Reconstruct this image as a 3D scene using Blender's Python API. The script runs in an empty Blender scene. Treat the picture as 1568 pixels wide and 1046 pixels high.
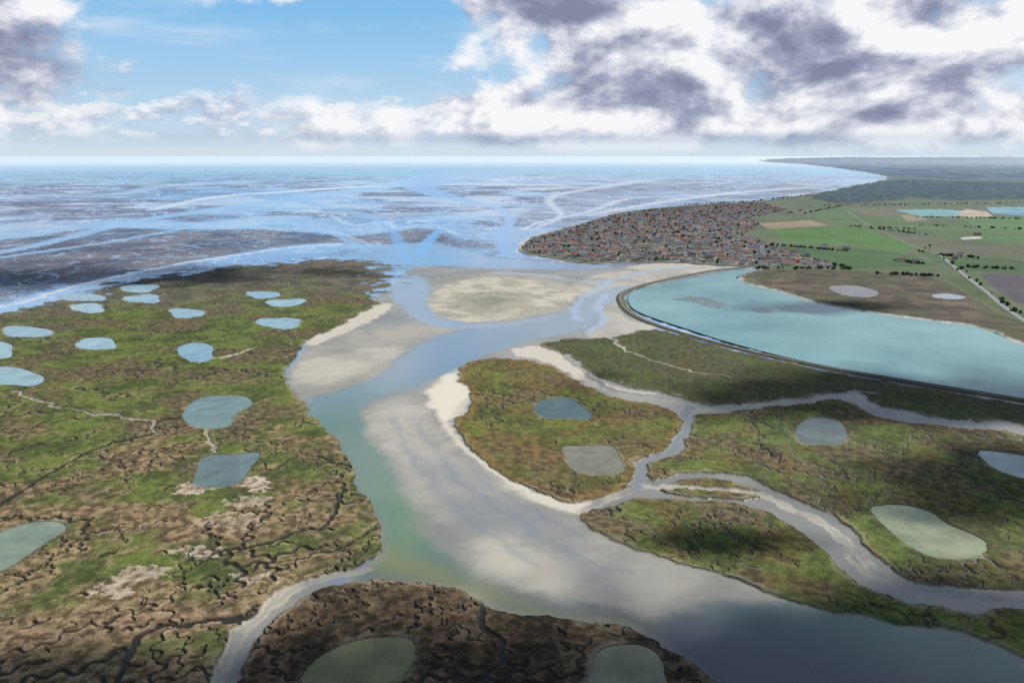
import bpy, math, random
import numpy as np
from mathutils import Vector
random.seed(7); rng=np.random.default_rng(7)
PI=math.pi
H=300.0; F=1219.6; PITCH=math.radians(13.15); cP,sP=math.cos(PITCH),math.sin(PITCH)
def W(px,py,z=0.0):
    u=(px-784)/F; v=(523-py)/F
    dy=cP+v*sP; dz=-sP+v*cP
    dz=min(dz,-0.0016)
    t=-(H-z)/dz
    return (u*t,dy*t)
def c(r,g,b,k=1.0):
    return np.array([((x/255.0+0.055)/1.055)**2.4*k if x>10 else x/255/12.92*k for x in (r,g,b)],dtype=np.float32)
def sm(a,b,x):
    t=np.clip((x-a)/(b-a),0,1); return t*t*(3-2*t)
def smooth(pts,n=3,closed=True):
    P=[np.array(p[:2],float) for p in pts]; out=[]; N=len(P)
    for i in range(N if closed else N-1):
        if closed: p0,p1,p2,p3=P[i-1],P[i],P[(i+1)%N],P[(i+2)%N]
        else: p0,p1,p2,p3=P[max(i-1,0)],P[i],P[i+1],P[min(i+2,N-1)]
        for k in range(n):
            t=k/n
            out.append(0.5*((2*p1)+(-p0+p2)*t+(2*p0-5*p1+4*p2-p3)*t*t+(-p0+3*p1-3*p2+p3)*t**3))
    if not closed: out.append(P[-1])
    return [tuple(q) for q in out]
# ---------------------------------------------------------------- grid
D=math.pi/180
az=np.concatenate([np.linspace(-180,-46,24),np.arange(-42,42.01,0.050),np.linspace(46,180,24)])*D
dep=np.concatenate([np.array([89.5,75,60,50]),np.arange(43,8,-0.047),np.arange(8,0.09,-0.033),[0.07]])*D
R=H/np.tan(dep)
NR,NC=len(R),len(az)
A2,R2=np.meshgrid(az,R); A2=A2.astype(np.float32); R2=R2.astype(np.float32)
X=(R2*np.sin(A2)).astype(np.float32); Y=(R2*np.cos(A2)).astype(np.float32)
perm=rng.permutation(256).astype(np.int32); perm=np.concatenate([perm,perm])
gx=np.cos(np.arange(256)*2*PI/256*7.3).astype(np.float32); gy=np.sin(np.arange(256)*2*PI/256*7.3).astype(np.float32)
def pn(x,y,seed=0):
    x=x+seed*17.37; y=y+seed*9.71
    xi=np.floor(x); yi=np.floor(y); xf=(x-xi).astype(np.float32); yf=(y-yi).astype(np.float32)
    xi=xi.astype(np.int32)&255; yi=yi.astype(np.int32)&255
    u=xf*xf*xf*(xf*(xf*6-15)+10); v=yf*yf*yf*(yf*(yf*6-15)+10)
    a=perm[xi]; b=perm[(xi+1)&255]; y1=(yi+1)&255
    def g(h,dx,dy): return gx[h]*dx+gy[h]*dy
    n00=g(perm[a+yi],xf,yf); n10=g(perm[b+yi],xf-1,yf)
    n01=g(perm[a+y1],xf,yf-1); n11=g(perm[b+y1],xf-1,yf-1)
    p=n00+u*(n10-n00); q=n01+u*(n11-n01)
    return (p+v*(q-p))*1.5
def fbm(s,o=4,seed=0,x=None,y=None,rg=0.5):
    x=X if x is None else x; y=Y if y is None else y
    t=0; amp=1; f=1.0/s
    for i in range(o):
        t=t+amp*pn(x*f,y*f,seed+i*3); amp*=rg; f*=2.03
    return t.astype(np.float32)
wa=(1.5+0.0022*R2)
w1=fbm(38,4,1,rg=0.6); w2=fbm(38,4,2,rg=0.6)
XW=X+w1*wa*1.6; YW=Y+w2*wa*2.2
AW=np.arctan2(XW,YW); 
def sl(r0,r1,a0,a1):
    i0=max(int(np.searchsorted(R,r0))-2,0); i1=min(int(np.searchsorted(R,r1))+2,NR)
    j0=max(int(np.searchsorted(az,a0))-2,0); j1=min(int(np.searchsorted(az,a1))+2,NC)
    return slice(i0,i1),slice(j0,j1)
def stamp(Dm,p,q,m,XX,YY,w0=0,w1_=0,Wd=None):
    (x1,y1),(x2,y2)=p,q
    r1=math.hypot(x1,y1); r2=math.hypot(x2,y2)
    mm=m+3+0.006*max(r1,r2)
    a1=math.atan2(x1,y1); a2=math.atan2(x2,y2)
    dx,dy=x2-x1,y2-y1; L=dx*dx+dy*dy+1e-9
    t=max(0,min(1,-(x1*dx+y1*dy)/L)); rc=math.hypot(x1+t*dx,y1+t*dy)
    am=mm/max(min(r1,r2)-mm*0.5,20)
    s=sl(rc-mm,max(r1,r2)+mm,min(a1,a2)-am,max(a1,a2)+am)
    xx=XX[s]; yy=YY[s]
    if xx.size==0: return
    tt=np.clip(((xx-x1)*dx+(yy-y1)*dy)/L,0,1)
    d=np.sqrt((xx-x1-tt*dx)**2+(yy-y1-tt*dy)**2)
    if Wd is None: Dm[s]=np.minimum(Dm[s],d)
    else:
        d=d-(w0+(w1_-w0)*tt); Dm[s]=np.minimum(Dm[s],d)
def polysd(pts,margin=12,n=3,warp=True,closed=True):
    P=[W(*p) for p in smooth(pts,n)]
    XX,YY=(XW,YW) if warp else (X,Y)
    ins=np.zeros(X.shape,bool)
    Dm=np.full(X.shape,margin,np.float32)
    for i in range(len(P)):
        p=P[i]; q=P[(i+1)%len(P)]
        stamp(Dm,p,q,margin,XX,YY)
        a1=math.atan2(*p); a2=math.atan2(*q)
        if a1==a2: continue
        lo,hi=min(a1,a2)-0.03,max(a1,a2)+0.03
        j0=max(int(np.searchsorted(az,lo)),0); j1=int(np.searchsorted(az,hi))
        s=(slice(0,NR),slice(j0,j1))
        aw=(AW if warp else A2)[s]
        cross=(q[0]-p[0])*(YY[s]-p[1])-(q[1]-p[1])*(XX[s]-p[0])
        c0=(q[0]-p[0])*(-p[1])-(q[1]-p[1])*(-p[0])
        hit=((a1>aw)!=(a2>aw))&((cross>0)==(c0>0))
        ins[s]^=hit
    return np.where(ins,Dm,-Dm)
def linesd(pts,margin=20,n=4,warp=True):
    w=[p[2] for p in pts]; S=smooth(pts,n,False)
    P=[W(*p) for p in S]; wi=np.interp(np.linspace(0,len(w)-1,len(P)),range(len(w)),w)
    Dm=np.full(X.shape,margin,np.float32)
    XX,YY=(XW,YW) if warp else (X,Y)
    for i in range(len(P)-1): stamp(Dm,P[i],P[i+1],margin+max(wi),XX,YY,wi[i],wi[i+1],True)
    return Dm
C=np.zeros(X.shape+(3,),np.float32); Z=np.zeros(X.shape,np.float32)
RG=np.full(X.shape,0.5,np.float32); VG=np.zeros(X.shape,np.float32)
CL=np.zeros(X.shape,np.int8)
def lay(m,col):
    global C
    m3=m[...,None]; C=C*(1-m3)+col*m3
def mixc(a,b,t): t=t[...,None]; return a*(1-t)+b*t
nA=fbm(9,4,5,rg=0.6); nB=fbm(55,5,7,rg=0.55); nC=fbm(260,4,9); nD=fbm(900,4,11)
# ---- base: tidal flats and braided water ----------------------------------
def ridge(s,seed,wrp,o=3):
    a=fbm(s*0.8,2,seed+20)*wrp*s; b=fbm(s*0.8,2,seed+25)*wrp*s
    return np.abs(fbm(s,o,seed,X+a,Y+b,0.45))
rr0=ridge(95,29,.8); rr1=ridge(240,31,.8); rr2=ridge(650,37,.7); rr3=ridge(2000,41,.6)
k0=1-sm(2600,3800,R2); k1=1-sm(4200,6500,R2)
k3=sm(6000,11000,R2)
def thin(r_,w): return 1-sm(w*.35,w,r_)
veins=np.maximum(thin(rr0+.04*nC,.08)*k0*.7,thin(rr1+.04*nD,.09)*k1)
veins=np.maximum(veins,thin(rr2,.10)*sm(2800,4200,R2)); veins=np.maximum(veins,thin(rr3,.11)*k3)
big=nD*0.7+fbm(2600,3,50)*0.6
sheet=sm(-.3,.1,big+.25*nC)
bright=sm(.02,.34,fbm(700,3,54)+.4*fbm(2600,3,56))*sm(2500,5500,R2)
mud=mixc(c(98,104,124),c(128,136,158),sm(-0.4,0.5,nC))
C[:]=mud; wat=mixc(c(82,136,190),c(126,176,218),sm(-0.5,0.5,nD))
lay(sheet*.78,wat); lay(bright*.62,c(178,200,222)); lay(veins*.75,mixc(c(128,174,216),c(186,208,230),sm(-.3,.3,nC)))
fw=np.clip(sheet*.7+veins+bright,0,1)
RG[:]=0.4-0.2*fw
Z[:]=0.15-0.15*fw
sea=sm(9500,15000,R2+2500*nD-0.25*X); lay(sea*.8,c(122,176,212)); RG[:]=RG*(1-sea)+0.32*sea
CL[sea>0.5]=4
def band(pts,col,soft=60,alpha=1.0,rough=None,n=3):
    sd=polysd(pts,soft*1.3,n); m=sm(-soft,soft,sd)*alpha; lay(m,col)
    if rough is not None: RG[:]=RG*(1-m)+rough*m
    return m
vv=1-.7*veins
brown=mixc(c(90,94,118),c(118,124,148),sm(-.3,.4,nC+nD*0.5))
band([(-300,263),(0,263),(350,263),(480,266),(560,273),(480,283),(380,286),(250,300),(170,312),(60,330),(-300,350)],brown,120,0.6*vv*(1-.6*bright),0.5)
band([(-300,372),(0,368),(140,350),(260,352),(420,352),(540,362),(640,350),(690,362),(640,376),(500,372),(380,385),(200,418),(60,448),(-300,520)],mixc(c(78,80,94),c(112,108,114),sm(-.4,.4,nC)),30,0.88*(1-.5*veins),0.65)
band([(560,380),(660,372),(760,395),(900,405),(960,412),(900,425),(800,418),(700,410),(620,415),(520,400)],c(104,144,182),18,0.85,0.15)
band([(800,330),(850,300),(960,280),(1100,270),(1240,285),(1200,300),(1100,312),(960,322),(870,345)],mixc(c(96,100,116),c(150,156,170),sm(-.3,.3,nC)),60,0.5*vv,0.35)
blu=c(92,152,210)
for pts,col,al in [
  ([(-60,398,30),(60,375,35),(180,345,50),(300,325,70),(450,305,110),(600,284,200),(700,266,500)],c(118,172,218),.8),
  ([(785,392,40),(768,362,30),(782,335,28),(760,318,40),(700,305,70),(640,285,180),(700,262,600)],blu,.9),
  ([(640,392,26),(665,360,22),(700,345,24),(740,335,20),(780,345,14)],blu,.9),
  ([(560,385,16),(520,362,20),(440,340,30),(320,345,30),(160,372,22),(-40,400,20)],c(122,168,210),.75),
  ([(620,400,20),(600,350,25),(560,330,35),(500,318,45),(420,300,70),(300,290,110)],blu,.7),
  ([(700,360,8),(680,350,10),(640,345,12),(610,352,10),(590,340,14),(540,345,12),(510,332,16)],c(170,195,220),.85),
  ([(560,372,7),(500,352,8),(450,356,8),(400,348,10),(330,352,10),(240,358,12)],c(180,198,218),.8),
  ([(820,350,10),(860,330,16),(840,305,30),(900,290,60),(1000,275,140)],c(185,203,222),.85),
  ([(800,352,9),(830,340,12),(900,325,18),(960,305,30),(1060,300,50)],c(205,214,226),.8),
  ([(230,322,25),(330,302,60),(420,295,100),(570,285,130)],c(208,220,232),.85),
  ([(60,300,60),(180,298,80),(260,285,110),(380,280,120)],c(160,192,226),.6),
  ([(900,330,16),(1000,312,40),(1120,296,60),(1250,287,80)],c(205,212,222),.8),
  ([(-20,474,7),(40,462,7),(90,445,7),(160,428,8),(230,413,10),(300,400,11),(370,390,12),(440,380,13),(520,374,14)],c(200,208,212),.95),
  ]:
    sd=linesd(pts,300,4); w=2+R2*R2/366000*0.3; m=(1-sm(-w,w,sd))*al; lay(m,col); RG[:]=RG*(1-m)+0.18*m
# ---- estuary sand / mud ----------------------------------------------------
est=polysd([(640,408),(760,412),(900,412),(1000,405),(1130,408),(1010,440),(1010,505),(1350,600),(1720,650),(1750,1100),(250,1100),(380,900),(560,860),(430,580),(600,440)],40,3)
e=sm(-15,15,est)
flow=fbm(60,3,62,X*.5+Y*.15,Y*.35-X*.2); soft_=fbm(170,2,63)
fine_s=fbm(22,4,66,X*.45+Y*.3,Y*.9-X*.35,.6)
sandc=mixc(c(124,125,121),c(150,149,141),sm(-.6,.6,soft_+flow*0.5+fine_s*.2))
lay(e,sandc); RG[:]=RG*(1-e)+0.38*e; Z[:]=Z*(1-e)+0.1*e
def sand(pts,col,soft,al=1,rough=.55,z=0.3):
    sd=polysd(pts,soft*1.6,3)+fine_s*soft*.3; m=sm(-soft,soft*0.5,sd)*al; lay(m,col); RG[:]=RG*(1-m)+rough*m; Z[:]+=m*z
    return m
s_l=mixc(c(166,162,150),c(192,187,172),sm(-.6,.6,soft_*.7+flow*.6+fine_s*.4))
s_m=mixc(c(140,138,131),c(163,159,149),sm(-.6,.6,soft_*.7+flow*.6+fine_s*.4))
sand([(445,582),(462,545),(520,512),(580,502),(660,500),(760,500),(830,497),(790,509),(720,528),(650,545),(600,565),(560,588),(490,603),(468,620)],s_m,7)
sand([(455,572),(475,550),(540,540),(620,530),(600,550),(540,575),(480,590)],s_l,14,.6)
sand([(630,455),(650,430),(720,418),(800,418),(880,428),(920,440),(900,462),(830,482),(760,493),(700,494),(660,484)],s_m,12,.8)
sand([(655,467),(665,450),(700,432),(760,425),(830,433),(885,447),(870,463),(820,480),(760,490),(700,492),(670,482)],mixc(c(156,152,136),c(188,183,166),sm(-.5,.5,nB+fine_s*.4)),12)
sand([(690,470),(730,450),(770,447),(810,462),(760,480)],c(134,131,116),22,.55)
sand([(720,462),(750,455),(775,460),(750,468)],c(108,106,90),10,.4)
sand([(548,628),(640,600),(690,570),(735,590),(735,630),(705,660),(710,690),(770,735),(840,775),(900,782),(905,812),(1000,850),(1100,880),(1200,920),(1080,918),(1000,928),(900,918),(800,885),(740,850),(690,800),(650,770),(625,730),(600,690),(560,655)],s_m,18,.9,.42)
sand([(700,565),(668,588),(655,610),(672,640),(695,675),(740,715),(800,755),(860,782),(905,782),(905,765),(860,768),(790,740),(730,700),(690,660),(700,620),(715,600)],c(208,202,186),6,.8,.8)
sand([(665,598),(700,572),(722,600),(700,640),(682,645),(665,625)],c(214,208,192),8,.6,.8)
sand([(735,830),(790,835),(850,860),(880,890),(830,898),(770,880)],c(186,182,166),20,.55)
sand([(560,640),(620,620),(660,650),(680,700),(640,710),(590,680)],s_l,22,.45)
sand([(700,760),(780,770),(840,800),(800,820),(720,800)],c(132,135,138),24,.65,.2,0)
sand([(640,700),(700,715),(740,750),(690,745),(650,725)],c(136,139,142),18,.55,.2,0)
sand([(850,820),(900,850),(1000,890),(960,905),(880,880)],c(126,130,136),20,.5,.2,0)
sand([(900,850),(1000,880),(1100,905),(1080,915),(960,900)],c(164,160,148),16,.45)
for k_,pts in enumerate([[(640,650,2),(700,730,3),(780,790,3),(860,840,2),(960,880,1)],[(600,640,1),(660,740,3),(740,810,3),(820,870,2)],[(700,690,1),(760,750,2),(850,800,2),(900,830,1)]]):
    sd=linesd(pts,30); m=(1-sm(-3,7,sd+3*nB))*.4; lay(m,c(124,130,138)); RG[:]=RG*(1-m)+.15*m
sand([(890,785),(905,812),(1000,850),(1100,877),(1200,915),(1270,937),(1260,925),(1180,895),(1090,865),(1000,840),(915,805)],c(196,190,172),3,.8,.8)
sand([(470,520),(500,505),(545,483),(580,465),(600,470),(570,490),(520,512),(480,528)],c(204,198,180),6,.8)
sand([(780,540),(830,530),(870,548),(930,588),(1000,605),(960,602),(900,590),(850,560)],c(204,197,180),4,.8)
sand([(880,440),(920,420),(1010,412),(1100,410),(1020,425),(960,445),(945,465),(960,490),(1000,502),(960,520),(900,515),(920,490),(920,460)],s_l,8,.7)
sand([(960,410),(1010,403),(1090,405),(1060,410),(990,414)],c(190,182,164),6,.8)
def river(pts,col,soft,al=1.0,rough=.1):
    sd=polysd(pts,soft*1.5,3); m=sm(-soft,soft,sd+fine_s*soft*.3)*al; lay(m,col); RG[:]=RG*(1-m)+rough*m; Z[:]=Z*(1-m); CL[(sd>0)]=2
    return m
cloud_shade=sm(600,480,R2+0.15*X)  # cloud shadow painted into the river colour in the foreground
rc=mixc(c(120,142,160),c(98,128,112),sm(1150,850,R2)); rc=mixc(rc,c(82,88,98),cloud_shade)
rc=mixc(rc,c(134,142,138),sm(.0,.6,flow+soft_)*.3)
river([(965,436),(915,450),(880,470),(840,487),(780,499),(700,506),(640,528),(600,560),(550,590),(480,608),(468,622),(478,650),(500,675),(518,702),(545,742),(568,775),(586,800),(590,830),(578,860),(552,884),(640,890),(720,906),(760,930),(850,947),(960,962),(1020,992),(1080,1040),(1120,1100),(1750,1100),(1650,1060),(1568,1010),(1450,965),(1300,940),(1180,922),(1080,928),(1000,945),(900,930),(800,905),(735,885),(690,850),(640,815),(625,780),(612,750),(590,700),(560,662),(552,630),(580,608),(640,592),(690,570),(740,545),(800,525),(870,510),(905,500),(925,470),(965,452)],rc,9,.92,.14)
river([(598,452),(610,430),(640,422),(660,440),(655,465),(672,486),(720,494),(790,492),(850,480),(830,492),(760,502),(690,503),(640,490),(615,470)],c(132,154,176),9,.75)
for pts in [[(760,418),(830,422),(900,432),(940,428),(1000,415),(1060,408)],[(885,490),(880,470),(905,450),(940,430)],[(900,510),(925,490),(915,468),(930,450)]]:
    sd=linesd([p+(7,) for p in pts],40); m=(1-sm(-4,8,sd))*.75; lay(m,c(146,172,198)); RG[:]=RG*(1-m)+.12*m
g=sm(-14,20,polysd([(560,870),(585,830),(640,850),(720,880),(800,915),(900,940),(1000,955),(960,965),(850,950),(740,925),(640,890)],22,3)); lay(g*.6,c(128,132,78))
g=sm(-14,20,polysd([(560,720),(600,730),(640,780),(650,830),(610,850),(600,790)],22,3)); lay(g*.4,c(112,142,98))
# ---- marshes ---------------------------------------------------------------
ML=[(-700,470),(-200,510),(0,480),(90,455),(230,424),(400,402),(520,396),(600,402),(622,415),(605,432),(598,450),(575,470),(545,485),(515,503),(485,515),(462,530),(448,550),(436,575),(450,600),(470,628),(495,652),(515,680),(535,710),(545,735),(562,760),(578,790),(586,815),(575,845),(552,866),(520,878),(480,888),(440,905),(400,930),(372,955),(345,990),(318,1030),(290,1110),(-300,1110),(-900,1110)]
MB=[(345,1110),(365,1040),(398,980),(430,938),(480,908),(555,890),(640,892),(700,903),(745,928),(800,942),(860,947),(920,958),(980,973),(1030,1000),(1080,1035),(1130,1110),(800,1130)]
M1=[(697,572),(720,556),(760,548),(800,553),(845,562),(885,585),(920,602),(980,617),(1038,632),(1045,655),(1032,680),(998,697),(972,712),(968,738),(948,757),(900,768),(860,767),(820,750),(775,733),(740,705),(715,678),(697,650),(716,630),(722,610),(710,590)]
M2=[(828,528),(870,520),(935,518),(990,506),(1020,508),(1120,536),(1250,565),(1400,592),(1568,619),(1800,655),(1800,710),(1568,652),(1480,644),(1400,634),(1345,622),(1310,602),(1230,608),(1150,617),(1080,620),(1040,608),(970,594),(905,572),(865,545)]
M3=[(1068,636),(1120,632),(1200,622),(1290,612),(1340,638),(1430,652),(1568,666),(1800,700),(1800,930),(1568,908),(1450,900),(1385,882),(1340,850),(1300,806),(1245,776),(1185,750),(1130,730),(1060,724),(1000,736),(990,720),(1005,706),(1042,695),(1057,665)]
M4=[(890,787),(930,778),(985,764),(1060,768),(1130,772),(1185,788),(1235,822),(1280,866),(1320,898),(1380,920),(1480,940),(1600,935),(1800,950),(1800,1110),(1700,1068),(1568,1005),(1480,968),(1350,950),(1250,932),(1150,898),(1080,872),(1000,850),(905,815)]
M5=[(1010,745),(1060,733),(1120,738),(1168,762),(1100,766),(1040,757)]
allm=[ML,MB,M1,M2,M3,M4,M5]
sdm=np.full(X.shape,-12,np.float32); sds=[]
for ii,m_ in enumerate(allm):
    if ii==0:
        s=polysd(m_,120,3); far=sm(1500,2000,R2); s=s+far*(70*nB+50*fbm(170,4,140)-35); s=np.clip(s/(1+2.5*far),-12,12)
    else: s=polysd(m_,12,3)
    sds.append(s); sdm=np.maximum(sdm,s)
mw=0.7+0.0006*R2+5*sm(1500,2100,R2)*(X<-150)
M=sm(-mw,mw,sdm); left=sm(-1,1,sds[0]); bot=sm(-1,1,sds[1]); north=sm(-1,1,sds[3])
green=mixc(c(72,82,48),c(100,112,58),sm(-.6,.6,nB*0.9+nA*0.35))
olive=mixc(c(82,76,56),c(106,98,72),sm(-.5,.5,nA))
mc=mixc(green,olive,sm(-.15,.45,fbm(110,5,81,rg=.55)))
tanc=mixc(c(104,84,66),c(150,126,102),sm(-.4,.4,nA))
t=sm(0.0,0.5,fbm(70,5,85,X*.6+Y*.3,Y-X*.4,.6)+0.75*sm(950,430,R2)*sm(-40,-300,X)-0.12)*left*sm(1400,700,R2)
mc=mixc(mc,tanc,t*.68)
rust=sm(0.0,0.5,fbm(60,4,87))*(1-left); mc=mixc(mc,mixc(c(98,80,54),c(120,94,60),sm(-.3,.3,nA)),rust*.45)
rust2=np.exp(-((sdm-6)/5)**2)*sm(-1,1,sds[2]); mc=mixc(mc,c(136,104,62),rust2*.5)
brn=mixc(c(54,46,39),c(92,76,62),sm(-.5,.5,nA*.6+nB*.6)); mc=mixc(mc,brn,bot*.92)
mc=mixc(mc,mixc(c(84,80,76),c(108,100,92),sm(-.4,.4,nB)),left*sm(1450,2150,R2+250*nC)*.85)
mc=mixc(mc,c(68,76,54),north*.6)
mc=mc*(1+0.24*nA+0.2*fbm(2.6,3,91,rg=.6))[...,None]
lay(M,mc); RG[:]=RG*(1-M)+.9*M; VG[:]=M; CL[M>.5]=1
Z[:]=Z*(1-M)+M*(1.5+0.3*nB+0.2*nA)
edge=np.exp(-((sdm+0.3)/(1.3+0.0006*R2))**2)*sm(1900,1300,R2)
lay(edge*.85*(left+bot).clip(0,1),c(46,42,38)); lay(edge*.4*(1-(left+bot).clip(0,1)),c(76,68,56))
lay(np.exp(-((sdm-3.0)/2.2)**2)*.5*M*sm(-.2,.4,nB)*sm(2000,1400,R2),c(160,150,126))
# ---- creeks: self-avoiding meanders ------------------------------------------
def inpoly(pt,poly):
    x,y=pt; r=False; n=len(poly)
    for i in range(n):
        x1,y1=poly[i][:2]; x2,y2=poly[(i+1)%n][:2]
        if (y1>y)!=(y2>y) and x<(x2-x1)*(y-y1)/(y2-y1)+x1: r=not r
    return r
creeks=[]; occ={}; cid=[0]
def meander(x,y,h0,L,w,lam,amp,cell,depth=0,parent=None):
    cid[0]+=1; me_=cid[0]
    s=0; step=max(1.8,lam/11); ph=random.uniform(0,6.28); ph2=random.uniform(0,6.28); pts=[]; px_,py_=x,y; kids=[]; own=[]
    while s<L:
        f=1-s/L
        key=(int(px_//cell),int(py_//cell)); hit=False
        for a in (-1,0,1):
            for b_ in (-1,0,1):
                o=occ.get((key[0]+a,key[1]+b_))
                if o is not None and o!=me_ and not(o==parent and s<cell*4): hit=True
        if hit: break
        pts.append((px_,py_,max(w*(0.4+0.6*f),0.35))); own.append(key)
        h=h0+amp*math.sin(2*PI*s/lam+ph)+0.5*math.sin(2*PI*s/(lam*3.1)+ph2)
        px_+=math.sin(h)*step; py_+=math.cos(h)*step; s+=step
        if depth<3 and random.random()<step/(lam*.55) and L-s>14: kids.append((px_,py_,h+random.choice([-1,1])*random.uniform(.9,1.5),(L-s)*random.uniform(.4,.8),w*(.35+.4*f)+.15))
    for k in own: occ[k]=me_
    if len(pts)>4: 
        creeks.append(pts)
        for k in kids: meander(k[0],k[1],k[2],k[3],k[4],lam*.8,amp,cell,depth+1,me_)
def seedc(poly,n,box,wr,amp=.95,Lk=1.0,hd=None):
    k=0
    while k<n:
        p=(random.uniform(box[0],box[2]),random.uniform(box[1],box[3]))
        if not inpoly(p,poly): continue
        k+=1; x,y=W(*p); r=math.hypot(x,y)
        if r>2000: continue
        h=random.uniform(0,6.28) if hd is None else hd+random.gauss(0,.3)+random.choice([0,PI])
        big_=k<n*.10
        meander(x,y,h,random.uniform(120,320)*Lk*(1.6 if big_ else 1)*(0.5+r/1000),random.uniform(*wr)*(1.6 if big_ else 1)*(0.6+r/1300),random.uniform(15,30)*(0.55+r/1500),amp,1.9+r/520)
seedc(ML,520,(-60,640,590,1060),(.6,1.25),hd=1.1)
seedc(ML,420,(-60,430,590,1060),(.6,1.2))
seedc(MB,220,(340,890,1100,1060),(.6,1.2),Lk=.7)
seedc(M1,100,(700,560,1040,760),(.6,.95),Lk=.5); seedc(M3,240,(1050,620,1600,900),(.65,1.05),Lk=.8); seedc(M4,120,(900,780,1600,1000),(.5,.9),Lk=.7); seedc(M2,110,(850,525,1600,650),(.65,1.05),Lk=.8)
Dc=np.full(X.shape,30,np.float32)
for pts in creeks:
    for i in range(len(pts)-1): stamp(Dc,pts[i][:2],pts[i+1][:2],5,X,Y,pts[i][2],pts[i+1][2],True)
for pts in [
  [(-10,785,2.6),(50,742,2.6),(110,705,2.4),(160,683,2.4),(225,668,2.2),(240,650,1.6)],
  [(170,1050,2.4),(205,995,2.4),(235,965,2.4),(300,962,2.4),(355,950,2.6),(385,940,3)],
  [(525,748,2.4),(520,780,2.2),(495,805,2.0),(450,815,1.8),(400,838,1.8),(350,842,1.5),(300,870,1.2)],
  [(590,800,1.8),(560,820,1.8),(520,845,1.7),(470,850,1.5),(420,865,1.2)],
  [(740,930,2.8),(735,960,2.8),(765,985,2.6),(770,1010,2.4),(740,1035,2.2),(700,1050,2)],
  [(540,720,1.5),(500,705,1.4),(450,700,1.2),(420,720,1.1),(380,690,.9)],
  [(980,700,2.0),(1040,700,1.2),(1100,705,1.2),(1200,690,1)],
  ]:
    P=smooth(pts,8,False); w=[p[2] for p in pts]; wi=np.interp(np.linspace(0,len(w)-1,len(P)),range(len(w)),w)
    Pw=[W(*p) for p in P]
    for i in range(len(P)-1): stamp(Dc,Pw[i],Pw[i+1],12,XW,YW,wi[i],wi[i+1],True)
ff=0.30+R2*0.0007
ck=(1-sm(-ff,ff,Dc))*M
lev=np.exp(-((Dc-2.0)/1.5)**2)*M
lay(lev*(0.08+0.45*(left+.5*bot).clip(0,1)*sm(-.35,.45,nB+t*.5))*sm(1700,700,R2),mixc(c(122,104,80),c(160,138,112),sm(-.3,.3,nA)))
lay(ck*np.where(R2<1300,.95,.95-.6*sm(1300,2100,R2))*(1-.12*(1-(left+bot).clip(0,1))),c(38,35,32)); Z[:]-=ck*1.3; RG[:]=RG*(1-ck)+.5*ck
def pale(pts,col,al=.95,rough=.6,dig=1.3,wet=None,k=1.0):
    global Z
    sd=linesd(pts,30,5)+.8*nA; w=.8+.0006*R2
    m=(1-sm(-w,w,sd))*al; lay((1-sm(0,3,sd))*.5*M*al,c(74,66,56)) ; lay(m,col); RG[:]=RG*(1-m)+rough*m; Z[:]=Z*(1-m)+m*np.maximum(Z-dig,0.05)
    VG[:]=VG*(1-m)
    if wet:
        mm=(1-sm(-w*2.5,w*2.5,sd+wet+1.8*nB))*.6; lay(mm,c(124,130,134)); RG[:]=RG*(1-mm)+.15*mm
sc=mixc(c(138,134,124),c(172,166,150),sm(-.5,.5,nB+nA*.3))
pale([(320,1060,5),(345,1010,5),(372,965,5.5),(410,928,5),(450,902,5),(510,882,4.5),(565,872,4)],sc,wet=3)
pale([(1800,925,9),(1568,916,8),(1480,915,6),(1400,905,6),(1345,880,6),(1300,835,5.5),(1250,795,5),(1180,765,5),(1120,750,4),(1060,745,4),(990,745,5),(930,765,5),(890,782,5)],sc,wet=3.5)
pale([(1340,890,3),(1310,868,2.5),(1290,850,2)],sc)
pale([(870,545,6),(920,590,5),(980,605,5),(1040,617,5),(1080,626,5),(1150,622,4.5),(1220,614,4),(1290,603,3.5),(1340,602,3)],sc,wet=3)
pale([(1055,625,5),(1050,660,5),(1030,688,5),(990,705,5),(980,725,5),(978,750,5)],c(124,128,130),wet=1.5)
pale([(1300,612,2.2),(1340,630,2),(1410,643,1.8),(1490,652,1.6),(1560,655,1.2)],sc)
pale([(20,600,2.2),(60,615,2.3),(110,628,2.3),(170,638,2),(225,645,2),(240,665,1.4)],sc)
pale([(300,552,3.5),(340,548,3),(390,535,2.5)],c(190,182,164))
pale([(935,515,3),(960,538,3),(1000,552,2.5),(1060,570,2),(1130,580,1)],sc)
pale([(330,695,2.2),(322,670,1.8),(315,650,1.5)],sc,.9)
pale([(905,795,1),(985,805,1),(1040,850,.9)],c(120,112,92),.8,dig=.1)
for p in [[(0,930),(60,905),(110,870),(200,822),(250,800),(300,770)],[(1210,690),(1240,720),(1260,745),(1250,775)],[(1480,935),(1490,960),(1480,1000)],[(980,700),(1010,690)]]:
    pale([q+(.5,) for q in p],c(132,122,96),.8,dig=.1)
for (px,py,rw,rh,al) in [(385,742,26,14,.85),(295,752,22,12,.85),(300,850,50,10,.6),(220,880,50,14,.6),(170,905,40,14,.55),(400,890,60,9,.5),(380,770,40,12,.5),(350,800,60,14,.35)]:
    pts=[(px+rw*math.cos(a)*random.uniform(.6,1.3),py+rh*math.sin(a)*random.uniform(.6,1.3)) for a in np.arange(0,6.28,.7)]
    s=sm(-1,2.5,polysd(pts,8,2)+7*nA-1.5)*M*al*(1-ck); lay(s,mixc(c(146,126,108),c(196,182,166),sm(-.4,.4,nA)))
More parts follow.
